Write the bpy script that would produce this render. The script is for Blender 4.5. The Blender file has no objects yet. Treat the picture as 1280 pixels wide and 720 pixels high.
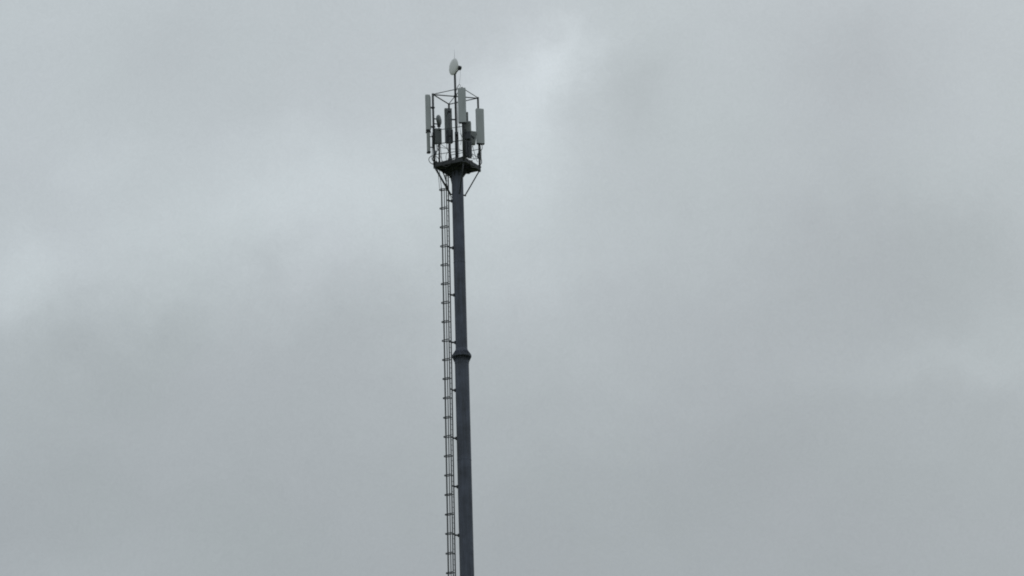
import bpy, math, random
from mathutils import Vector, Matrix, noise

random.seed(7)
R = math.radians
BASE = 64.0                      # height of the hilltop the mast stands on
scene = bpy.context.scene
col = scene.collection

# ------------------------------------------------------------------ materials
def new_mat(name):
    m = bpy.data.materials.new(name)
    m.use_nodes = True
    nt = m.node_tree
    return m, nt, nt.nodes['Principled BSDF']

def weathered(name, c, rough=0.6, metal=0.0, amt=0.25, scale=3.0, stretch=(1, 1, 0.12), stain=None, stain_amt=0.3, bump=0.0):
    """painted or galvanised surface: blotches, run-down streaks, fine grain"""
    m, nt, b = new_mat(name)
    N, L = nt.nodes, nt.links
    tc = N.new('ShaderNodeTexCoord')
    mp = N.new('ShaderNodeMapping'); mp.inputs['Scale'].default_value = stretch
    L.new(tc.outputs['Object'], mp.inputs['Vector'])
    n1 = N.new('ShaderNodeTexNoise'); n1.inputs['Scale'].default_value = scale * 3
    n1.inputs['Detail'].default_value = 6; n1.inputs['Roughness'].default_value = 0.65
    L.new(mp.outputs[0], n1.inputs['Vector'])
    n2 = N.new('ShaderNodeTexNoise'); n2.inputs['Scale'].default_value = scale
    n2.inputs['Detail'].default_value = 5
    L.new(tc.outputs['Object'], n2.inputs['Vector'])
    add = N.new('ShaderNodeMath'); add.operation = 'ADD'
    L.new(n1.outputs['Fac'], add.inputs[0]); L.new(n2.outputs['Fac'], add.inputs[1])
    mr = N.new('ShaderNodeMapRange'); mr.inputs['From Min'].default_value = 0.7; mr.inputs['From Max'].default_value = 1.3
    mr.inputs['To Min'].default_value = 1 - amt; mr.inputs['To Max'].default_value = 1 + amt
    L.new(add.outputs[0], mr.inputs['Value'])
    mul = N.new('ShaderNodeVectorMath'); mul.operation = 'SCALE'
    mul.inputs[0].default_value = c
    L.new(mr.outputs[0], mul.inputs['Scale'])
    out = mul.outputs[0]
    if stain:
        n3 = N.new('ShaderNodeTexNoise'); n3.inputs['Scale'].default_value = scale * 1.7
        n3.inputs['Detail'].default_value = 8; n3.inputs['Roughness'].default_value = 0.7
        L.new(mp.outputs[0], n3.inputs['Vector'])
        m3 = N.new('ShaderNodeMapRange'); m3.inputs['From Min'].default_value = 0.5; m3.inputs['From Max'].default_value = 0.72
        m3.inputs['To Max'].default_value = stain_amt
        L.new(n3.outputs['Fac'], m3.inputs['Value'])
        mx = N.new('ShaderNodeMix'); mx.data_type = 'RGBA'
        L.new(m3.outputs[0], mx.inputs['Factor']); L.new(out, mx.inputs['A']); mx.inputs['B'].default_value = (*stain, 1)
        out = mx.outputs['Result']
    L.new(out, b.inputs['Base Color'])
    b.inputs['Roughness'].default_value = rough
    b.inputs['Metallic'].default_value = metal
    if bump:
        bp = N.new('ShaderNodeBump'); bp.inputs['Strength'].default_value = bump; bp.inputs['Distance'].default_value = 0.01
        L.new(n2.outputs['Fac'], bp.inputs['Height']); L.new(bp.outputs[0], b.inputs['Normal'])
    return m

M = {}
M['pole'] = weathered('pole_steel', (0.071, 0.080, 0.113), 0.65, 0.0, 0.42, 1.6, (1.6, 1.6, 0.07), (0.050, 0.050, 0.046), 0.6)
M['steel'] = weathered('galvanised_steel', (0.050, 0.056, 0.062), 0.65, 0.1, 0.3, 4.0, (1, 1, 0.3), (0.06, 0.045, 0.035), 0.3)
M['dark'] = weathered('dark_steel', (0.034, 0.037, 0.043), 0.7, 0.1, 0.25, 4.0)
M['deck'] = weathered('deck_steel', (0.046, 0.050, 0.057), 0.7, 0.1, 0.3, 5.0, (1, 1, 1), (0.05, 0.035, 0.026), 0.4)
M['panel'] = weathered('radome_plastic', (0.43, 0.45, 0.465), 0.6, 0.0, 0.06, 1.6, (1, 1, 0.15), (0.25, 0.26, 0.25), 0.5)
M['panel_back'] = weathered('aluminium_back', (0.19, 0.205, 0.205), 0.5, 0.2, 0.12, 2.0, (1, 1, 0.2))
M['radio_light'] = weathered('radio_housing_light', (0.30, 0.315, 0.32), 0.55, 0.0, 0.15, 3.0)
M['radio'] = weathered('radio_housing', (0.16, 0.175, 0.18), 0.55, 0.0, 0.12, 3.0)
M['radio_dark'] = weathered('radio_housing_dark', (0.085, 0.092, 0.11), 0.6, 0.0, 0.2, 3.0)
M['dish'] = weathered('dish_radome', (0.74, 0.74, 0.75), 0.6, 0.0, 0.04, 2.0, (1, 1, 0.5), (0.55, 0.56, 0.55), 0.35)
M['cable'] = weathered('black_cable', (0.03, 0.032, 0.035), 0.5, 0.0, 0.15, 5.0, (1, 1, 1))
M['rod'] = weathered('bright_rod', (0.35, 0.35, 0.36), 0.35, 0.6, 0.1, 5.0)
M['concrete'] = weathered('concrete', (0.32, 0.31, 0.29), 0.9, 0.0, 0.2, 1.5, (1, 1, 1), (0.18, 0.17, 0.15), 0.4, 0.3)

def ground_mat():
    m, nt, b = new_mat('meadow')
    N, L = nt.nodes, nt.links
    tc = N.new('ShaderNodeTexCoord')
    n1 = N.new('ShaderNodeTexNoise'); n1.inputs['Scale'].default_value = 0.02; n1.inputs['Detail'].default_value = 8
    n2 = N.new('ShaderNodeTexNoise'); n2.inputs['Scale'].default_value = 1.2; n2.inputs['Detail'].default_value = 8
    L.new(tc.outputs['Object'], n1.inputs['Vector']); L.new(tc.outputs['Object'], n2.inputs['Vector'])
    mx = N.new('ShaderNodeMix'); mx.data_type = 'FLOAT'; mx.inputs['Factor'].default_value = 0.5
    L.new(n1.outputs['Fac'], mx.inputs['A']); L.new(n2.outputs['Fac'], mx.inputs['B'])
    cr = N.new('ShaderNodeValToRGB')
    e = cr.color_ramp.elements
    e[0].position = 0.35; e[0].color = (0.04, 0.06, 0.022, 1)
    e[1].position = 0.65; e[1].color = (0.13, 0.125, 0.06, 1)
    x = e.new(0.5); x.color = (0.07, 0.095, 0.03, 1)
    L.new(mx.outputs['Result'], cr.inputs['Fac']); L.new(cr.outputs[0], b.inputs['Base Color'])
    b.inputs['Roughness'].default_value = 0.95
    bp = N.new('ShaderNodeBump'); bp.inputs['Strength'].default_value = 0.6; bp.inputs['Distance'].default_value = 0.1
    L.new(n2.outputs['Fac'], bp.inputs['Height']); L.new(bp.outputs[0], b.inputs['Normal'])
    return m
M['ground'] = ground_mat()

# ------------------------------------------------------------------ mesh helper
class MB:
    """collects pieces; heights are given above the camera's plain and stored from the mast base"""
    def __init__(self): self.v, self.f, self.s = [], [], []
    def add(self, vs, fs, smooth=False):
        o = len(self.v)
        self.v += [Vector(p) for p in vs]
        self.f += [tuple(i + o for i in f) for f in fs]
        self.s += [smooth] * len(fs)
        return self
    def tube(self, pts, r, n=10, smooth=True, cap=True):
        pts = [Vector(p) for p in pts]
        rs = r if isinstance(r, (list, tuple)) else [r] * len(pts)
        t0 = (pts[1] - pts[0]).normalized()
        ref = Vector((0, 0, 1)) if abs(t0.z) < 0.9 else Vector((1, 0, 0))
        u = t0.cross(ref).normalized()
        vs, fs = [], []
        for i, p in enumerate(pts):
            t = (pts[min(i + 1, len(pts) - 1)] - pts[max(i - 1, 0)]).normalized()
            u = (u - t * u.dot(t)).normalized(); w = t.cross(u)
            for k in range(n):
                a = 2 * math.pi * k / n
                vs.append(p + (u * math.cos(a) + w * math.sin(a)) * rs[i])
        for i in range(len(pts) - 1):
            for k in range(n):
                a, b = i * n + k, i * n + (k + 1) % n
                fs.append((a, b, b + n, a + n))
        self.add(vs, fs, smooth)
        if cap:
            o = len(self.v) - len(vs)
            self.f.append(tuple(o + k for k in reversed(range(n)))); self.s.append(False)
            o2 = o + (len(pts) - 1) * n
            self.f.append(tuple(o2 + k for k in range(n))); self.s.append(False)
        return self
    def lathe(self, prof, n=18, cx=0, cy=0, smooth=False, phase=0.0):
        vs, fs = [], []
        for r, z in prof:
            for k in range(n):
                a = 2 * math.pi * (k + phase) / n
                vs.append((cx + r * math.cos(a), cy + r * math.sin(a), z))
        for i in range(len(prof) - 1):
            for k in range(n):
                a, b = i * n + k, i * n + (k + 1) % n
                fs.append((a, b, b + n, a + n))
        fs.append(tuple(reversed(range(n)))); o = (len(prof) - 1) * n
        fs.append(tuple(o + k for k in range(n)))
        return self.add(vs, fs, smooth)
    def bar(self, a, b, w, h, up=(0, 0, 1)):
        """rectangular bar from a to b, w across, h along up"""
        a, b = Vector(a), Vector(b); t = (b - a).normalized(); up = Vector(up)
        if abs(t.dot(up)) > 0.95: up = Vector((0, 1, 0))
        s = t.cross(up).normalized(); u = s.cross(t)
        vs = [p + s * (sx * w / 2) + u * (sz * h / 2) for p in (a, b) for sx, sz in ((-1, -1), (1, -1), (1, 1), (-1, 1))]
        return self.add(vs, [(3, 2, 1, 0), (4, 5, 6, 7), (0, 1, 5, 4), (1, 2, 6, 5), (2, 3, 7, 6), (3, 0, 4, 7)])
    def block(self, c, size, yaw=0, bevel=0.02, tilt=None):
        """box with rounded vertical and horizontal edges"""
        sx, sy, sz = (d / 2 for d in size)
        b = min(bevel, sx * 0.45, sy * 0.45, sz * 0.45)
        prof = [(b, -sz), (0.3 * b, -sz + 0.3 * b), (0, -sz + b), (0, sz - b), (0.3 * b, sz - 0.3 * b), (b, sz)]
        ring0 = []
        for qx, qy, a0 in ((1, 1, 0), (-1, 1, 90), (-1, -1, 180), (1, -1, 270)):
            for k in range(4):
                a = R(a0 + 30 * k)
                ring0.append((qx * (sx - b) + b * math.cos(a), qy * (sy - b) + b * math.sin(a)))
        n = len(ring0); m = Matrix.Rotation(yaw, 3, 'Z')
        if tilt: m = tilt @ m
        vs, fs = [], []
        for ins, z in prof:
            for x, y in ring0:
                kx, ky = (sx - ins) / sx, (sy - ins) / sy
                vs.append(Vector(c) + m @ Vector((x * kx, y * ky, z)))
        for i in range(len(prof) - 1):
            for k in range(n):
                a, q = i * n + k, i * n + (k + 1) % n
                fs.append((a, q, q + n, a + n))
        fs.append(tuple(reversed(range(n)))); fs.append(tuple((len(prof) - 1) * n + k for k in range(n)))
        return self.add(vs, fs)
    def build(self, name, mat, parent=None, label=None, z0=BASE):
        me = bpy.data.meshes.new(name)
        me.from_pydata([(p.x, p.y, p.z - z0) for p in self.v], [], self.f)
        me.update()
        me.polygons.foreach_set('use_smooth', self.s)
        me.materials.append(M[mat])
        o = bpy.data.objects.new(name, me); col.objects.link(o)
        if parent: o.parent = parent
        if label: o['label'] = label
        return o

def curve(pts, n=8):
    """smooth path through points (Catmull-Rom)"""
    P = [Vector(p) for p in pts]; P = [2 * P[0] - P[1]] + P + [2 * P[-1] - P[-2]]
    out = []
    for i in range(1, len(P) - 2):
        a, b, c, d = P[i - 1], P[i], P[i + 1], P[i + 2]
        for k in range(n):
            t = k / n
            out.append(0.5 * ((2 * b) + (c - a) * t + (2 * a - 5 * b + 4 * c - d) * t * t + (3 * b - a - 3 * c + d) * t ** 3))
    out.append(P[-2]); return out

# ------------------------------------------------------------------ ground: one sheet with the hill the mast stands on
def hill(x, y):
    r = math.hypot(x, y)
    s = 14.0
    h = BASE * (1 - (math.sqrt(r * r + s * s) - s) / 240.0)
    k = 5.0                                             # soft foot of the slope
    if h < k: h = max(0.0, (h + k) ** 2 / (4 * k)) if h > -k else 0.0
    if r > 9: h += min(1, (r - 9) / 30) * (noise.noise(Vector((x / 45, y / 45, 3))) * 2.2 + noise.noise(Vector((x / 11, y / 11, 9))) * 0.35) * min(1, max(0.0, h) / 8)
    return h if r > 5 else hill(5.01, 0)
vs, fs = [], []
radii = [0, 3, 5, 6, 8, 10, 13, 17, 22, 28, 35] + [35 + 9 * i for i in range(1, 30)] + [330, 380, 460, 600, 850, 1300, 2200, 4000, 8000, 15000]
n = 96
for r in radii:
    for k in range(n):
        a = 2 * math.pi * k / n
        x, y = r * math.cos(a), r * math.sin(a)
        vs.append((x, y, hill(x, y)))
for i in range(len(radii) - 1):
    for k in range(n):
        a, b = i * n + k, i * n + (k + 1) % n
        fs.append((a, b, b + n, a + n) if i else (a, b + n, a + n))
top0 = hill(5.01, 0)
g = MB().add(vs, fs, True).build('ground', 'ground', z0=0)
g['kind'] = 'structure'
DZ = top0                                               # real ground height under the mast

# ------------------------------------------------------------------ the mast
mast = bpy.data.objects.new('telecom_mast', None); col.objects.link(mast)
mast.location = (0, 0, BASE); mast.empty_display_size = 2
mast['label'] = 'tall dark grey tubular telecom mast with caged side ladder and antenna platform on top'
mast['category'] = 'telecom mast'

# square platform, corners by bearing
rad, th = 1.336, R(16.6)
def corner(k, r=rad):
    a = th + k * math.pi / 2
    return Vector((r * math.cos(a), r * math.sin(a), 0))
C_, B_, A_, D_ = corner(0), corner(1), corner(2), corner(3)   # right, far, left, near
# make the axes agree with the view: A left, C right, D near, B far

# pole
MB().lathe([(1.3, DZ - 1.2), (1.3, DZ + 0.35)], 8).build('foundation', 'concrete', mast)
MB().lathe([(0.62, DZ + 0.35), (0.62, DZ + 0.41), (0.47, DZ + 0.42), (0.400, 78), (0.396, 89.75)], 16, phase=0.3).build('pole_section', 'pole', mast)
MB().lathe([(0.336, 90.12), (0.333, 96), (0.329, 101.22), (0.36, 101.24), (0.36, 101.27)], 16, phase=0.3).build('pole_section', 'pole', mast)
fl = MB()
fl.lathe([(0.400, 89.62), (0.405, 89.64), (0.41, 89.98), (0.545, 90.01), (0.545, 90.065)], 24)
fl.lathe([(0.545, 90.072), (0.545, 90.125), (0.40, 90.15), (0.345, 90.46), (0.338, 90.48)], 24)
for k in range(20):                                      # stiffener plates above and below the joint
    a = 2 * math.pi * (k + 0.5) / 20
    p = Vector((math.cos(a), math.sin(a), 0)); t = Vector((-p.y, p.x, 0)) * 0.008
    for tri in (((0.34, 90.44), (0.53, 90.14), (0.34, 90.13)), ((0.40, 89.70), (0.40, 90.00), (0.53, 90.0))):
        q = [p * r_ + Vector((0, 0, z_)) for r_, z_ in tri]
        fl.add([v - t for v in q] + [v + t for v in q], [(2, 1, 0), (3, 4, 5), (0, 1, 4, 3), (1, 2, 5, 4), (2, 0, 3, 5)])
fc = fl.build('flange', 'pole', mast)
for k in range(20):
    a = 2 * math.pi * k / 20
    x, y = 0.485 * math.cos(a), 0.485 * math.sin(a)
    MB().tube([(x, y, 89.95), (x, y, 90.20)], 0.018, 6).build('bolt', 'dark', fc)
for zj in (72.5, 84.0, 95.6):                            # faint weld rings of the pole cans
    rr = 0.3355 if zj > 90 else (0.4005 + max(0, 78 - zj) * 0.0049)
    MB().lathe([(rr - 0.006, zj - 0.03), (rr + 0.006, zj - 0.02), (rr + 0.006, zj + 0.02), (rr - 0.006, zj + 0.03)], 16, phase=0.3).build('weld_band', 'pole', mast)

def up(p, z): return Vector((p.x, p.y, z))
# platform
ZT, ZB = 101.40, 101.20
pf = MB()
cs = [A_, D_, C_, B_]
for i in range(4):
    a, b = cs[i].copy(), cs[(i + 1) % 4].copy()
    d = (b - a).normalized()
    a -= d * 0.04; b -= d * 0.045
    a.z = b.z = (ZT + ZB) / 2
    pf.bar(a, b, 0.08, ZT - ZB)
platform = pf.build('platform', 'deck', mast)
jo = MB()
for k in range(4):
    a = corner(k, 0.30); b = corner(k, rad - 0.075); a.z = b.z = ZB + 0.075
    jo.bar(a, b, 0.12, 0.15)
sd = (D_ - A_).normalized(); sn = Vector((-sd.y, sd.x, 0))
for off in (-0.55, 0.55):
    a = sn * off - sd * 0.86 + Vector((0, 0, ZB + 0.07)); b = sn * off + sd * 0.86 + Vector((0, 0, ZB + 0.07))
    jo.bar(a, b, 0.07, 0.14)
jo.build('joists', 'deck', platform)
gr = MB()
half = rad / math.sqrt(2) - 0.045
nb = 46
for i in range(nb):
    o = -half + (i + 0.5) * 2 * half / nb
    a = sn * o - sd * half; b = sn * o + sd * half
    a.z = b.z = ZT - 0.025
    gr.bar(a, b, 0.012, 0.045)
for i in range(14):
    o = -half + (i + 0.5) * 2 * half / 14
    a = sd * o - sn * half; b = sd * o + sn * half
    a.z = b.z = ZT - 0.003
    gr.bar(a, b, 0.012, 0.006)
gr.build('grating', 'deck', platform)
kp = MB()
kp.bar(up(C_ * 0.97, ZT + 0.05), up(D_ * 0.97, ZT + 0.05), 0.008, 0.10)
kp.build('kick_plate', 'deck', platform)
MB().block((0.60, 0.42, ZB - 0.07), (0.26, 0.20, 0.14), th, 0.02).build('junction_box', 'dark', platform)
MB().block((-0.30, 0.62, ZB - 0.05), (0.30, 0.16, 0.10), th, 0.02).build('junction_box', 'dark', platform)
# inner stiffening ring round the pole head and gussets
gm = MB().lathe([(0.37, 101.02), (0.52, 101.12), (0.52, 101.19)], 16)
for k in range(8):
    a = th + k * math.pi / 4
    p = Vector((math.cos(a), math.sin(a), 0))
    t = Vector((-p.y, p.x, 0)) * 0.008
    q = [p * 0.33 + Vector((0, 0, 100.72)), p * 0.35 + Vector((0, 0, 100.70)), p * 0.62 + Vector((0, 0, 101.10)), p * 0.62 + Vector((0, 0, 101.20)), p * 0.33 + Vector((0, 0, 101.20))]
    gm.add([v - t for v in q] + [v + t for v in q], [(4, 3, 2, 1, 0), (5, 6, 7, 8, 9)] + [(i, (i + 1) % 5, (i + 1) % 5 + 5, i + 5) for i in range(5)])
gm.build('head_gussets', 'deck', platform)
# braces down to the pole
for k in range(4):
    o = corner(k, rad - 0.02); e = corner(k, 0.43)
    b = MB()
    rr = (0.036, 0.05, 0.06, 0.034)[k]
    b.tube([(o.x, o.y, 101.20), (e.x, e.y, 99.64)], rr, 8)
    i_ = corner(k, 0.30)
    b.bar((e.x * 1.12, e.y * 1.12, 99.62), (i_.x, i_.y, 99.66), 0.05, 0.07)
    b.block((o.x, o.y, 101.17), (0.14, 0.14, 0.07), th, 0.01)
    b.build('brace', 'steel', mast)

# corner posts and top frame
Z1 = 105.60
for p, r, ztop in ((A_, 0.055, Z1), (B_, 0.05, Z1), (C_, 0.050, Z1), (D_, 0.05, Z1)):
    m = MB().tube([(p.x, p.y, ZB + 0.02), (p.x, p.y, ztop + 0.04)], r + 0.008, 12)
    m.lathe([(0.10, ZT), (0.10, ZT + 0.02)], 12, p.x, p.y)
    m.build('corner_post', 'steel', mast)
tf = MB()
tf.tube([up(A_, Z1), up(B_, Z1)], 0.034, 8); tf.tube([up(B_, Z1 - 0.01), up(C_, Z1 - 0.01)], 0.030, 8)
tf.tube([up(C_, Z1 + 0.01), up(D_, Z1 + 0.01)], 0.022, 8); tf.tube([up(D_, Z1), up(A_, Z1)], 0.024, 8)
tf.tube([up(A_, Z1 - 0.02), up(C_, Z1 - 0.02)], 0.034, 8); tf.tube([up(B_, Z1 + 0.02), up(D_, Z1 + 0.02)], 0.022, 8)
tf.block((0, 0, Z1), (0.16, 0.16, 0.12), th, 0.01)
tf.build('top_frame', 'steel', mast)

# guard rails
def rail(pts, r=0.022):
    MB().tube(pts, r, 8, smooth=False).build('guard_rail', 'steel', mast)
inner = Vector((0.40, -0.98, 0))
for z in (102.57,):
    rail([up(A_, z), up(inner, z)], 0.024)
rail([up(A_, 103.40), up(inner, 103.40)], 0.02)
rail([up(inner, 101.95), up(A_, 101.95)], 0.02)
rail([up(B_, 102.50), up(C_, 102.50)], 0.018)
rail([up(C_, 101.95), up(D_, 101.95)], 0.016)
rail([up(A_, 101.62), up(B_, 101.62)], 0.018)

# centre pipe, lightning rod
cp = MB().tube([(0, 0, 101.27), (0, 0, 103.42), (0, 0, 103.44)], [0.095, 0.095, 0.065], 12)
cp.tube([(0, 0, 103.40), (0, 0, 107.30)], 0.062, 12)
for z in (104.2, 104.9, 105.6): cp.block((0, -0.0, z), (0.13, 0.13, 0.05), 0, 0.01)
centre = cp.build('centre_pipe', 'dark', mast)
MB().tube([(0.005, 0, 107.36), (0.005, 0, 107.9), (0.005, 0, 108.42)], [0.018, 0.014, 0.007], 6).build('lightning_rod', 'rod', mast)

# ------------------------------------------------------------------ ladder with safety cage
phi = R(27)
out = Vector((-math.cos(phi), math.sin(phi), 0))         # away from the pole
side = Vector((-math.sin(phi), -math.cos(phi), 0))       # towards the viewer's side
HW = 0.13
def lx(z): return -0.535 - (97.0 - z) * 0.0052           # the ladder leans a touch with the thicker lower pole
def lad(z, s=0.0, o=0.0):
    c = Vector((lx(z) - 0.06, 0.06, z))
    p = c + side * s + out * o
    p.z = z; return p
Z_LO, Z_HI = DZ + 0.3, 101.15
ld = MB()
for s in (-HW, HW):
    zs = [Z_LO + (Z_HI - Z_LO) * i / 6 for i in range(7)]
    for i in range(6):
        ld.bar(lad(zs[i], s), lad(zs[i + 1], s), 0.026, 0.06, up=out)
nr = int((Z_HI - Z_LO) / 0.30)
for i in range(nr):
    z = Z_LO + 0.15 + i * 0.30
    ld.tube([lad(z, -HW + 0.01), lad(z, HW - 0.01)], 0.011, 6)
ladder = ld.build('ladder', 'steel', mast)
def hoop_pt(z, t, extra=0.0):
    """t from 0 (far stile) to 1 (near stile) round the U of the hoop"""
    L = 0.375; arc = math.pi * HW; tot = 2 * L + arc; s = t * tot
    w = HW + extra
    if s < L: return lad(z, -w, s)
    if s > L + arc: return lad(z, w, tot - s)
    a = math.pi * (s - L) / arc
    return lad(z, -w * math.cos(a), L + w * math.sin(a))
hz = [100.05 - 1.1225 * k for k in range(0, 31)]
for z in hz:
    if z < DZ + 2.2: break
    zz = z + random.uniform(-0.012, 0.012)
    tw = random.uniform(-0.02, 0.02)
    vs, fs = [], []
    n = 16
    for i in range(n + 1):
        t = i / n
        for ex in (0.0, 0.007):
            for dz in (-0.029, 0.029):
                p = hoop_pt(zz + dz, t, ex); p.z += tw * (t - 0.5); vs.append(p)
    for i in range(n):
        a, b = 4 * i, 4 * i + 4
        fs += [(a, a + 1, b + 1, b), (a + 3, a + 2, b + 2, b + 3), (a + 1, a + 3, b + 3, b + 1), (a + 2, a, b, b + 2)]
    fs += [(0, 2, 3, 1), (4 * n, 4 * n + 1, 4 * n + 3, 4 * n + 2)]
    MB().add(vs, fs).build('cage_hoop', 'dark', ladder)
zl = DZ + 2.4
for t in (0.24, 0.35, 0.73):                  # upright straps of the cage
    s = MB()
    segs = 8
    for i in range(segs):
        za = zl + (100.15 - zl) * i / segs; zb = zl + (100.15 - zl) * (i + 1) / segs
        pa, pb = hoop_pt(za, t, 0.012), hoop_pt(zb, t, 0.012)
        tan = (hoop_pt(za, t + 0.02) - hoop_pt(za, t - 0.02)).normalized()
        nrm = tan.cross(Vector((0, 0, 1)))
        s.bar(pa, pb, 0.055 if t != 0.35 else 0.03, 0.006, up=nrm)
    s.build('cage_strap', 'steel', ladder)
for t, e in ((0.36, (-1.02, -0.05)), (0.64, (-1.10, -0.25))):  # cage top tied back to the platform corner
    MB().bar(hoop_pt(100.05, t, 0.012), (e[0], e[1], ZB), 0.012, 0.07).build('cage_strap', 'steel', ladder)
for k in range(0, 13):                                   # stand-off brackets to the pole
    z = 99.34 - 2.8 * k
    if z < DZ + 1: break
    pr = 0.335 if z > 90 else 0.40 + max(0, 78 - z) * 0.0049
    b = MB()
    for s in (-HW, HW):
        a = lad(z, s)
        ang = math.atan2(0.20 if s < 0 else -0.08, -1)
        e = Vector((math.cos(ang) * (pr - 0.02), math.sin(ang) * (pr - 0.02), z - 0.06))
        b.bar(a, e, 0.012, 0.06)
        e2 = Vector((math.cos(ang) * (pr + 0.02), math.sin(ang) * (pr + 0.02), z - 0.05))
        b.block(e2, (0.09, 0.12, 0.14), ang, 0.01)
    b.build('ladder_bracket', 'dark', ladder)
# safety line inside the ladder
MB().tube([lad(Z_LO + .2, 0.0, -0.03), lad(Z_HI - .2, 0.0, -0.03)], 0.008, 6).build('safety_line', 'rod', ladder)

# ------------------------------------------------------------------ panel antennas
def panel(cx, cy, z0, z1, w, d, face, label, post, mat='panel', back='panel_back', clamps=(0.2, 0.8), tilt=0.0):
    """face = direction the radome looks to, degrees (0 = +x, -90 = towards the camera side)"""
    f = Vector((math.cos(R(face)), math.sin(R(face)), 0)); s = Vector((-f.y, f.x, 0))
    prof = []                                            # rounded radome section
    for k in range(7):
        a = R(-90 + 30 * k)
        prof.append((0.30 * d * math.cos(a) + 0.20 * d, w / 2 * (math.copysign(abs(math.sin(a)) ** 0.2, math.sin(a)) if abs(math.sin(a)) > 1e-6 else 0)))
    prof += [(-0.5 * d, w / 2 * 0.96), (-0.5 * d, -w / 2 * 0.96)]
    n = len(prof)
    def ring(z, k=1.0):
        dx = tilt * (z - (z0 + z1) / 2)
        return [Vector((cx, cy, z)) + f * (x * k + dx) + s * (y * k) for x, y in prof]
    vs, fs = [], []
    zr = [(z0 + 0.025, 0.9), (z0 + 0.03, 0.985), (z0 + 0.045, 1), (z1 - 0.045, 1), (z1 - 0.02, 0.985), (z1, 0.93)]
    for z, k in zr: vs += ring(z, k)
    for i in range(len(zr) - 1):
        for k in range(n):
            a, b = i * n + k, i * n + (k + 1) % n
            fs.append((a, b, b + n, a + n))
    fs.append(tuple(reversed(range(n)))); fs.append(tuple((len(zr) - 1) * n + k for k in range(n)))
    p = MB().add(vs, fs).build('panel_antenna', mat, mast, label)
    m = MB()                                             # back tray with raised ribs
    bc = Vector((cx, cy, (z0 + z1) / 2)) - f * (d / 2 + 0.012)
    m.block(bc, (0.022, w * 0.82, (z1 - z0) * 0.94), R(face), 0.005)
    for q in (-0.28, 0.28):
        m.block(bc + s * (q * w) - f * 0.018, (0.03, 0.03, (z1 - z0) * 0.9), R(face), 0.005)
    m.build('back_plate', back, p)
    m = MB()                                             # dark end cap with connectors
    vs = ring(z0, 0.94) + ring(z0 + 0.045, 1.015)
    fs = [(k, (k + 1) % n, (k + 1) % n + n, k + n) for k in range(n)] + [tuple(reversed(range(n))), tuple(n + k for k in range(n))]
    m.add(vs, fs)
    for q in (-0.3, -0.1, 0.1, 0.3):
        c = Vector((cx, cy, z0)) + s * (q * w) - f * 0.02 + f * tilt * (z0 - z1) / 2
        m.tube([c, c - Vector((0, 0, 0.05))], 0.016, 6)
    m.build('end_cap', 'dark', p)
    for q in clamps:
        z = z0 + (z1 - z0) * q
        a = Vector((cx, cy, z)) - f * (d / 2) + f * tilt * (z - (z0 + z1) / 2)
        m = MB()
        e = Vector((post.x, post.y, z))
        for o in (-0.035, 0.035):
            m.bar(a + s * o, e + s * o, 0.01, 0.07)
        m.block(e, (0.15, 0.17, 0.085), math.atan2(e.y - a.y, e.x - a.x), 0.01)
        m.build('bracket', 'dark', p)
    return p

Dp, Cp, Ap, Bp = D_, C_, A_, B_
panel(0.365, -1.52, 103.39, 105.50, 0.455, 0.15, -94, 'upright pale grey panel antenna facing the viewer beside the centre pipe, the highest of the panels', D_)
panel(1.36, 0.17, 102.71, 104.85, 0.47, 0.17, -72, 'pale grey panel antenna on the right corner post', C_, clamps=(0.12, 0.88))
panel(-1.59, -0.50, 103.36, 105.51, 0.24, 0.26, 188, 'narrow panel antenna seen edge on at the left corner post', A_, clamps=(0.12, 0.66))
panel(-0.44, 1.62, 103.36, 105.46, 0.43, 0.16, 97, 'darker panel antenna behind the far corner post showing its back', B_, mat='panel_back', clamps=(0.15, 0.85))

# slim tube-like antenna below the left panel
sl = MB().block((-1.585, -0.48, 102.66), (0.17, 0.20, 1.22), R(18), 0.04)
sa = sl.build('slim_antenna', 'radio_light', mast, 'slim grey antenna under the narrow left panel')
MB().block((-1.585, -0.48, 103.29), (0.24, 0.26, 0.10), R(18), 0.02).build('end_cap', 'dark', sa)
MB().block((-1.585, -0.48, 102.06), (0.19, 0.22, 0.10), R(18), 0.02).build('end_cap', 'dark', sa)
for z in (102.38, 103.02): MB().bar((-1.56, -0.47, z), up(A_, z), 0.05, 0.045).build('bracket', 'dark', sa)

# ------------------------------------------------------------------ dishes
def frame_from(nv):
    nv = Vector(nv).normalized()
    u = nv.cross(Vector((0, 0, 1))).normalized(); w = u.cross(nv)
    return nv, u, w
def disc_stack(mb, c, nv, prof, n=40, smooth=True):
    """lathe about an arbitrary axis: prof of (radius, distance along the axis)"""
    nv, u, w = frame_from(nv); c = Vector(c)
    vs, fs = [], []
    for r, d in prof:
        for k in range(n):
            a = 2 * math.pi * k / n
            vs.append(c + nv * d + (u * math.cos(a) + w * math.sin(a)) * r)
    for i in range(len(prof) - 1):
        for k in range(n):
            a, b = i * n + k, i * n + (k + 1) % n
            fs.append((a, b, b + n, a + n))
    fs.append(tuple(reversed(range(n)))); fs.append(tuple((len(prof) - 1) * n + k for k in range(n)))
    mb.add(vs, fs, smooth); return mb

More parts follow.
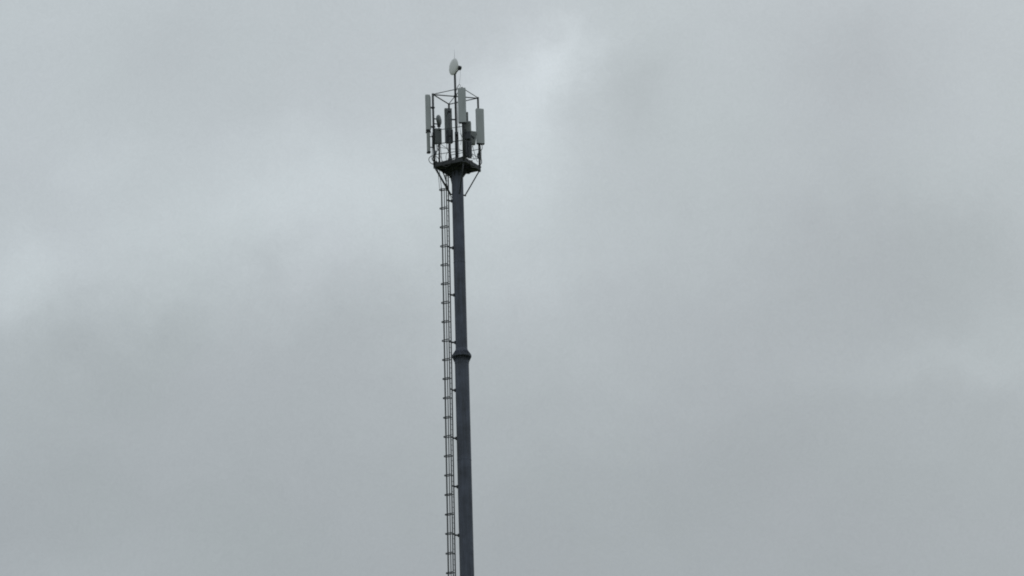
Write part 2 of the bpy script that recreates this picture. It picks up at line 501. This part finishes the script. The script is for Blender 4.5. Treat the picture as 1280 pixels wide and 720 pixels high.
nv = Vector((-0.85, -0.50, 0.02)).normalized()
dc = Vector((-0.045, -0.20, 107.31))
d = MB(); disc_stack(d, dc, nv, [(0.10, -0.16), (0.25, -0.12), (0.40, -0.06), (0.47, -0.005), (0.485, 0.0), (0.49, 0.03), (0.47, 0.045), (0.30, 0.07), (0.12, 0.08), (0.01, 0.082)])
dish = d.build('microwave_dish', 'dish', mast, 'round off-white microwave dish at the very top of the centre pipe')
h = MB(); disc_stack(h, dc, nv, [(0.075, -0.30), (0.075, -0.15)], 20)
disc_stack(h, dc, nv, [(0.10, -0.46), (0.13, -0.44), (0.13, -0.30), (0.10, -0.28)], 20)
h.build('radio_unit', 'cable', dish)
h = MB(); a = dc - nv * 0.22
h.bar(a, (0.0, 0.0, 107.10), 0.07, 0.12); h.block((0, 0, 107.08), (0.16, 0.17, 0.26), R(30), 0.02)
h.bar(dc - nv * 0.34 + Vector((0, 0, -0.08)), (0.03, 0.0, 106.98), 0.04, 0.05)
h.build('mount', 'dark', dish)

nv2 = Vector((0.93, -0.36, 0.0)).normalized()
dc2 = Vector((-0.965, -0.30, 104.06))
d = MB(); disc_stack(d, dc2, nv2, [(0.12, -0.12), (0.27, -0.07), (0.30, -0.03), (0.305, 0.03), (0.28, 0.055), (0.01, 0.075)], 32)
drum = d.build('drum_antenna', 'radio', mast, 'small round drum antenna inside the cage by the left post')
for z in (104.12, 103.82): MB().bar(up(A_, z), (dc2.x - 0.08, dc2.y, z), 0.05, 0.05).build('mount', 'dark', drum)
MB().block((-0.975, -0.30, 103.74), (0.20, 0.18, 0.16), 0, 0.02).build('radio_head', 'dark', drum)

# ------------------------------------------------------------------ remote radio units
def radio(c, size, yaw, label, mat='radio', tilt=None, fins=8):
    r = MB().block(c, size, R(yaw), 0.025, tilt).build('radio_unit', mat, mast, label)
    m = MB(); w = size[0]; T = (tilt or Matrix.Identity(3)) @ Matrix.Rotation(R(yaw), 3, 'Z')
    for i in range(fins):
        x = -w / 2 + (i + 0.5) * w / fins
        p0 = Vector(c) + T @ Vector((x, -size[1] / 2 - 0.012, -size[2] * 0.44))
        p1 = Vector(c) + T @ Vector((x, -size[1] / 2 - 0.012, size[2] * 0.44))
        m.bar(p0, p1, 0.010, 0.03, up=T @ Vector((0, 1, 0)))
    m.build('cooling_fins', mat, r)
    for i in range(3):
        x = w * (-0.28 + 0.28 * i)
        p0 = Vector(c) + T @ Vector((x, 0, -size[2] / 2 + 0.005)); p1 = p0 - Vector((0, 0, 0.06))
        MB().tube([p0, p1], 0.018, 6).build('connector', 'dark', r)
    return r
radio((-1.03, -0.36, 103.06), (0.38, 0.20, 0.92), 8, 'dark grey radio box beside the left post', 'radio')
radio((-0.40, 1.42, 103.70), (0.42, 0.16, 0.80), 5, 'radio box on the far post behind the platform', 'radio_dark')
radio((0.64, -0.90, 103.38), (0.40, 0.26, 0.62), -10, 'grey radio box right of the near post', 'radio_light')
radio((0.60, -0.72, 103.98), (0.20, 0.16, 0.72), 0, 'narrow radio unit half hidden behind the tallest panel', 'radio_light')
radio((0.86, -0.60, 102.83), (0.50, 0.22, 0.78), 8, 'tilted grey radio box between the near and right posts', 'radio_light', Matrix.Rotation(R(7), 3, 'Y'))
radio((0.52, -1.02, 102.02), (0.19, 0.26, 0.96), -6, 'slim dark equipment box standing low beside the near post', 'radio_dark', fins=4)
radio((0.735, -0.99, 102.00), (0.225, 0.22, 0.98), 10, 'dark equipment box standing low, right of the slim one', 'radio_dark', fins=4)
radio((0.62, -1.06, 102.80), (0.38, 0.24, 0.46), -6, 'dark radio box under the grey one by the near post', 'radio_dark')
m = MB()                                                 # equipment pipe beside the near post
m.tube([(0.42, -1.16, ZT), (0.42, -1.16, 103.75)], 0.065, 10)
m.build('equipment_pipe', 'dark', mast)
m = MB(); m.bar((0.50, -1.20, 102.98), (1.02, -0.95, 102.66), 0.05, 0.10)
m.build('cross_arm', 'dark', mast)
MB().bar((0.98, -0.30, 103.30), up(C_, 103.25), 0.04, 0.06).build('cross_arm', 'dark', mast)
m = MB().tube([(-0.975, -0.42, ZT), (-0.975, -0.42, 103.6)], 0.035, 8)
m.build('equipment_pipe', 'dark', mast)

for z, e in ((103.55, (0.60, -0.95)), (103.15, (0.60, -0.95)), (102.40, (0.70, -1.02)), (101.75, (0.70, -1.02)), (104.1, (0.58, -0.78)), (102.75, (0.60, -1.06)), (103.0, (0.80, -0.62)), (102.6, (0.80, -0.62))):
    MB().bar((0.42, -1.16, min(z, 103.7)), (e[0], e[1], z), 0.04, 0.05).build('cross_arm', 'dark', mast)
# ------------------------------------------------------------------ jumper cables
def cable(pts, r=0.016):
    MB().tube(curve(pts), r, 6).build('cable', 'cable', mast)
# loop hanging out at the left corner
cable([(-1.20, -0.42, 102.1), (-1.24, -0.45, 101.86), (-1.42, -0.52, 101.83), (-1.58, -0.55, 101.66), (-1.54, -0.52, 101.46), (-1.38, -0.46, 101.36), (-1.25, -0.40, 101.33)], 0.022)
cable([(-1.20, -0.3, 101.88), (-1.10, -0.36, 101.80), (-1.02, -0.42, 101.62), (-1.05, -0.40, 101.42)], 0.02)
# hook above the tallest panel and lead up to the dish
cable([(0.22, -1.35, 105.48), (0.30, -1.1, 105.80), (0.24, -0.8, 106.0), (0.10, -0.45, 105.92), (0.03, -0.06, 105.72)], 0.012)
cable([(0.30, -0.02, 107.22), (0.31, -0.02, 106.8), (0.22, -0.03, 106.3), (0.05, -0.05, 105.9)], 0.006)
for i, (x, y) in enumerate([(-1.14, -0.34), (-1.03, -0.37), (-0.92, -0.34)]):
    cable([(x, y, 102.56), (x + 0.02, y - 0.03, 102.2), (x - 0.05 + 0.05 * i, y, 101.8), (x + 0.06, y + 0.1, 101.42)], 0.016)
cable([(-0.88, -0.34, 102.60), (-0.74, -0.3, 102.48), (-0.60, -0.2, 102.42), (-0.45, 0.0, 102.3), (-0.30, 0.1, 101.9), (-0.25, 0.1, 101.42)], 0.014)
for i, x in enumerate([-0.55, -0.45, -0.36]):
    cable([(x, 1.60, 103.33), (x, 1.5, 103.05), (-0.44 + 0.05 * i, 1.22, 102.5), (-0.42 + 0.06 * i, 1.18, 101.42)], 0.018)
MB().tube([(-0.385, 1.16, ZT), (-0.385, 1.16, 103.4)], 0.045, 8).build('equipment_pipe', 'dark', mast)
cable([(-0.55, -0.55, 101.45), (-0.62, -0.50, 101.75), (-0.52, -0.50, 102.02), (-0.36, -0.45, 102.05)], 0.014)
cable([(-0.25, -0.25, 101.55), (-0.18, -0.2, 101.80), (-0.05, -0.12, 101.85)], 0.014)
cable([(0.20, -1.50, 103.33), (0.24, -1.40, 102.9), (0.34, -1.25, 102.6), (0.42, -1.10, 102.3)], 0.014)
cable([(0.20, -0.8, 103.05), (0.27, -0.9, 102.9), (0.27, -0.95, 102.55), (0.22, -0.8, 102.35)], 0.012)
for i, x in enumerate([1.24, 1.34, 1.43]):
    cable([(x, 0.17, 102.68), (x + 0.02, 0.15, 102.45), (1.22 + 0.03 * i, 0.25, 102.15), (1.27, 0.30 + 0.02 * i, 101.45)], 0.018)
cable([(0.90, -0.55, 102.4), (0.98, -0.35, 102.1), (1.10, -0.1, 101.78), (1.22, 0.2, 101.9)], 0.016)
cable([(0.95, -0.45, 101.60), (1.05, -0.2, 101.72), (1.18, 0.1, 101.62)], 0.014)
cable([(-1.45, -0.46, 103.30), (-1.42, -0.45, 103.15), (-1.36, -0.42, 102.9), (-1.34, -0.42, 102.5)], 0.014)
# feeders strapped along the posts and trailing over the deck
rnd = random.Random(11)
for p, n_, zt in ((A_, 3, 103.3), (C_, 3, 102.6), (B_, 2, 103.2), (Vector((0.42, -1.16, 0)), 3, 103.2), (Vector((0, 0, 0)), 3, 105.5)):
    for i in range(n_):
        a = rnd.uniform(0, 6.28); r_ = 0.075 + 0.02 * i
        x, y = p.x + math.cos(a) * r_, p.y + math.sin(a) * r_
        q = p * 0.35
        cable([(x, y, zt - 0.2 * i), (x + rnd.uniform(-.02, .02), y, (zt + 102.3) / 2), (x + rnd.uniform(-.03, .03), y + rnd.uniform(-.03, .03), 102.0), (x, y, 101.6), ((x + q.x) / 2, (y + q.y) / 2, 101.45), (q.x + 0.06 * i, q.y, 101.43)], 0.014)
for k_ in range(9):                                      # slack jumper loops between radios and panels
    a = rnd.choice([(-1.03, -0.36, 102.56), (-0.42, 1.40, 103.25), (0.64, -0.95, 103.05), (0.86, -0.6, 102.42), (0.64, -1.0, 101.6)])
    b = rnd.choice([(-0.42, 1.2, 101.9), (0.1, 0.0, 102.4), (0.45, -1.1, 102.3), (1.26, 0.36, 102.2), (-1.2, -0.38, 102.1)])
    m_ = [(a[i] + b[i]) / 2 for i in range(3)]
    if (Vector(a) - Vector(b)).length > 1.3: b = (a[0] + 0.35, a[1] + 0.3, 101.5); m_ = [(a[i] + b[i]) / 2 for i in range(3)]
    cable([a, (a[0] + rnd.uniform(-.08, .08), a[1], a[2] - rnd.uniform(.1, .25)), (m_[0], m_[1], max(101.5, m_[2] - rnd.uniform(.1, .4))), b], 0.013)
for p, q, seed in ((A_, D_, 1), (D_, C_, 2), (A_, D_, 3), (A_, B_, 4)):   # cables laid along the deck edge
    rr_ = random.Random(seed); pts = []
    for i in range(9):
        t = i / 8; c = p * 0.97 * (1 - t) + q * 0.97 * t
        pts.append((c.x + rr_.uniform(-.03, .03), c.y + rr_.uniform(-.03, .03), ZT + 0.03 + rr_.uniform(-0.01, 0.06)))
    cable(pts, 0.024)
for p, q, t0, dz in ((A_, D_, 0.3, .13), (D_, C_, 0.35, .10), (A_, B_, 0.55, .12)):   # cable slack hanging under the edge
    a_, b_ = p * (1 - t0) + q * t0, p * (0.72 - t0) + q * (t0 + 0.28); m_ = (a_ + b_) / 2
    cable([up(a_ * 1.04, ZT), up(a_ * 1.05, ZB), up(m_ * 1.03, ZB - dz), up(b_ * 1.05, ZB), up(b_ * 1.04, ZT)], 0.022)
# small boxes clamped to the posts
for c, sz, nm in (((-1.24, -0.52, 102.02), (0.14, 0.12, 0.24), 'junction_box'), ((0.02, -0.12, 103.30), (0.18, 0.14, 0.16), 'junction_box'), ((-0.17, -0.01, 104.18), (0.32, 0.07, 0.08), 'clamp_box'),
                  ((1.22, 0.30, 102.05), (0.13, 0.12, 0.30), 'junction_box'), ((-0.44, 1.14, 102.15), (0.14, 0.12, 0.22), 'junction_box'), ((0.78, -0.20, 101.51), (0.20, 0.16, 0.20), 'junction_box')):
    MB().block(c, sz, 0.2, 0.015).build(nm, 'radio_dark', mast)
# feeder bundle from the platform down between ladder and pole
fb = MB()
for i, (o, zb) in enumerate(((0.0, 99.7), (0.03, 99.9))):
    fb.tube(curve([(-0.78 - o, 0.72, 101.25), (-0.66 - o, 0.60, 100.8), (-0.56, 0.35, 100.2), (-0.36, 0.12, zb - 0.3), (-0.30, 0.05, zb - 0.5)]), 0.018, 6)
fb.build('feeder_cables', 'cable', mast)

# ------------------------------------------------------------------ sky: overcast cloud sheet over a Nishita sky
SUN_EL, SUN_AZ = 34.0, 14.0                              # degrees, azimuth from +y towards +x
w = bpy.data.worlds.new('World'); scene.world = w; w.use_nodes = True
nt = w.node_tree; N, L = nt.nodes, nt.links
bg = N['Background']; bg.inputs['Strength'].default_value = 0.1
sky = N.new('ShaderNodeTexSky'); sky.sky_type = 'NISHITA'; sky.sun_disc = False
sky.sun_elevation = R(SUN_EL); sky.sun_rotation = R(SUN_AZ)
tc = N.new('ShaderNodeTexCoord')
def math_node(op, a, b=None, clamp=False):
    m = N.new('ShaderNodeMath'); m.operation = op; m.use_clamp = clamp
    for i, x in enumerate((a, b)):
        if x is None: continue
        if isinstance(x, (int, float)): m.inputs[i].default_value = x
        else: L.new(x, m.inputs[i])
    return m.outputs[0]
# wind-drawn warp of the direction, so cloud edges are ragged
nz = N.new('ShaderNodeTexNoise'); nz.inputs['Scale'].default_value = 14; nz.inputs['Detail'].default_value = 5; nz.inputs['Roughness'].default_value = 0.55
L.new(tc.outputs['Generated'], nz.inputs['Vector'])
nz2 = N.new('ShaderNodeTexNoise'); nz2.inputs['Scale'].default_value = 48; nz2.inputs['Detail'].default_value = 9; nz2.inputs['Roughness'].default_value = 0.62
L.new(tc.outputs['Generated'], nz2.inputs['Vector'])
sub2 = N.new('ShaderNodeVectorMath'); sub2.operation = 'SUBTRACT'; sub2.inputs[1].default_value = (0.5, 0.5, 0.5)
L.new(nz2.outputs['Color'], sub2.inputs[0])
sc2 = N.new('ShaderNodeVectorMath'); sc2.operation = 'SCALE'; sc2.inputs['Scale'].default_value = 0.022
L.new(sub2.outputs[0], sc2.inputs[0])
sub = N.new('ShaderNodeVectorMath'); sub.operation = 'SUBTRACT'; sub.inputs[1].default_value = (0.5, 0.5, 0.5)
L.new(nz.outputs['Color'], sub.inputs[0])
sc = N.new('ShaderNodeVectorMath'); sc.operation = 'SCALE'; sc.inputs['Scale'].default_value = 0.022
L.new(sub.outputs[0], sc.inputs[0])
ad = N.new('ShaderNodeVectorMath'); ad.operation = 'ADD'
L.new(tc.outputs['Generated'], ad.inputs[0]); L.new(sc.outputs[0], ad.inputs[1])
ad2 = N.new('ShaderNodeVectorMath'); ad2.operation = 'ADD'
L.new(ad.outputs[0], ad2.inputs[0]); L.new(sc2.outputs[0], ad2.inputs[1]); ad = ad2
sp = N.new('ShaderNodeSeparateXYZ'); L.new(ad.outputs[0], sp.inputs[0])
az = math_node('MULTIPLY', math_node('ARCTAN2', sp.outputs['X'], sp.outputs['Y']), 180 / math.pi)
el = math_node('MULTIPLY', math_node('ARCSINE', sp.outputs['Z']), 180 / math.pi)
cmb = N.new('ShaderNodeCombineXYZ'); L.new(az, cmb.inputs[0]); L.new(el, cmb.inputs[1])
# brightness of the cloud sheet by height
ramp = N.new('ShaderNodeValToRGB'); cr = ramp.color_ramp; cr.interpolation = 'B_SPLINE'
KEYS = [(0, .36), (12, .38), (15.0, .385), (16.3, .405), (18.0, .463), (19.5, .53), (21.0, .53), (23, .545), (30, .64), (50, .86), (90, 1.0)]
while len(cr.elements) < len(KEYS): cr.elements.new(0.5)
for e, (d_, v) in zip(cr.elements, KEYS):
    e.position = d_ / 90; e.color = (v, v, v, 1)
L.new(math_node('DIVIDE', el, 90.0), ramp.inputs['Fac'])
tot = ramp.outputs['Color']
# thinner (bright) and thicker (dark) banks: azimuth, elevation, half widths in degrees, turn, amount
BANKS = [
    (1.153, 21.079, 0.623, 0.370, 22, 0.125),
    (0.670, 20.696, 0.377, 0.573, -25, 0.045),
    (0.441, 19.953, 0.610, 1.058, 0, 0.085),
    (-1.426, 19.285, 1.868, 0.837, 0, 0.085),
    (-3.941, 18.866, 2.049, 0.529, 8, 0.045),
    (-5.279, 18.382, 0.511, 0.441, 0, 0.07),
    (0.322, 18.369, 1.207, 0.881, 0, 0.03),
    (1.940, 20.658, 0.471, 0.661, 25, -0.04),
    (4.972, 18.550, 1.860, 1.146, 0, -0.065),
    (4.611, 20.504, 1.223, 0.793, 0, -0.04),
    (-3.669, 17.459, 2.403, 0.705, 0, -0.015),
    (2.922, 16.172, 1.652, 0.793, 0, -0.025),
    (5.638, 17.284, 1.108, 0.282, -12, 0.045),
    (6.529, 17.588, 0.555, 0.529, 0, 0.03),
    (-4.403, 15.531, 1.189, 0.309, 0, 0.025),
    (-4.125, 19.877, 0.844, 0.309, 10, 0.03),
    (-2.996, 21.060, 1.228, 0.529, 0, -0.02),
    (-1.668, 15.855, 1.466, 0.705, 0, -0.01),
]
for a_, e_, sa_, se_, rot, amp in BANKS:
    mp = N.new('ShaderNodeMapping'); mp.vector_type = 'TEXTURE'
    mp.inputs['Location'].default_value = (a_, e_, 0); mp.inputs['Rotation'].default_value = (0, 0, R(rot)); mp.inputs['Scale'].default_value = (sa_, se_, 1)
    L.new(cmb.outputs[0], mp.inputs['Vector'])
    ln = N.new('ShaderNodeVectorMath'); ln.operation = 'DOT_PRODUCT'
    L.new(mp.outputs[0], ln.inputs[0]); L.new(mp.outputs[0], ln.inputs[1])
    gs = math_node('EXPONENT', math_node('MULTIPLY', ln.outputs['Value'], -1.0))
    tot = math_node('ADD', tot, math_node('MULTIPLY', gs, amp))
# broken structure inside the sheet at several sizes
def modulate(tot, scale, detail, rough, amt, stretch=(1, 1, 1)):
    mp = N.new('ShaderNodeMapping'); mp.inputs['Scale'].default_value = stretch
    L.new(ad.outputs[0], mp.inputs['Vector'])
    t = N.new('ShaderNodeTexNoise'); t.inputs['Scale'].default_value = scale; t.inputs['Detail'].default_value = detail; t.inputs['Roughness'].default_value = rough
    L.new(mp.outputs[0], t.inputs['Vector'])
    k = math_node('ADD', math_node('MULTIPLY', math_node('SUBTRACT', t.outputs['Fac'], 0.5), amt), 1.0)
    return math_node('MULTIPLY', tot, k)
tot = modulate(tot, 16, 4, 0.5, 0.16, (1, 1, 1.7))
tot = modulate(tot, 34, 9, 0.62, 0.085, (1, 1, 1.5))
tot = modulate(tot, 90, 8, 0.7, 0.04)
tot = modulate(tot, 1500, 3, 0.75, 0.17)
# slight drift of hue between cooler and greener grey
th_ = N.new('ShaderNodeTexNoise'); th_.inputs['Scale'].default_value = 22; th_.inputs['Detail'].default_value = 6
L.new(ad.outputs[0], th_.inputs['Vector'])
mr = N.new('ShaderNodeMapRange'); mr.inputs['From Min'].default_value = 0.35; mr.inputs['From Max'].default_value = 0.65
L.new(th_.outputs['Fac'], mr.inputs['Value'])
tint = N.new('ShaderNodeMix'); tint.data_type = 'RGBA'
L.new(mr.outputs[0], tint.inputs['Factor'])
tint.inputs['A'].default_value = (0.90, 0.997, 1.032, 1); tint.inputs['B'].default_value = (0.912, 0.995, 1.045, 1)
cl = N.new('ShaderNodeVectorMath'); cl.operation = 'SCALE'
L.new(tint.outputs['Result'], cl.inputs[0]); L.new(math_node('MULTIPLY', tot, 10.0), cl.inputs['Scale'])
mx = N.new('ShaderNodeMix'); mx.data_type = 'RGBA'; mx.inputs['Factor'].default_value = 0.96
L.new(sky.outputs[0], mx.inputs['A']); L.new(cl.outputs[0], mx.inputs['B'])
L.new(mx.outputs['Result'], bg.inputs['Color'])

sun = bpy.data.lights.new('Sun', 'SUN'); sun.energy = 0.5; sun.angle = R(20); sun.color = (1, 0.97, 0.93)
so = bpy.data.objects.new('sun', sun); col.objects.link(so)
sd_ = Vector((math.sin(R(SUN_AZ)) * math.cos(R(SUN_EL)), math.cos(R(SUN_AZ)) * math.cos(R(SUN_EL)), math.sin(R(SUN_EL))))
so.rotation_euler = sd_.to_track_quat('Z', 'Y').to_euler(); so.location = (0, 40, 150)

# ------------------------------------------------------------------ camera
cam = bpy.data.cameras.new('Camera'); co = bpy.data.objects.new('camera', cam); col.objects.link(co); scene.camera = co
yaw, pitch, roll = R(0.60328), R(18.45), R(-1.58212)
d = Vector((math.sin(yaw) * math.cos(pitch), math.cos(yaw) * math.cos(pitch), math.sin(pitch)))
r = Vector((math.cos(yaw), -math.sin(yaw), 0)); u = r.cross(d)
r2 = r * math.cos(roll) + u * math.sin(roll); u2 = u * math.cos(roll) - r * math.sin(roll)
co.matrix_world = Matrix(((r2.x, u2.x, -d.x, 0), (r2.y, u2.y, -d.y, -277), (r2.z, u2.z, -d.z, 1.6), (0, 0, 0, 1)))
cam.sensor_width = 36; cam.lens = 36 * 6500 / 1280
cam.clip_start = 0.5; cam.clip_end = 30000

scene.view_settings.view_transform = 'Standard'; scene.view_settings.look = 'None'
scene.view_settings.exposure = 0; scene.view_settings.gamma = 1; scene.view_settings.use_curve_mapping = False
scene.cycles.max_bounces = 6
scene.cycles.use_denoising = True
scene.cycles.filter_width = 1.9
scene.render.film_transparent = False
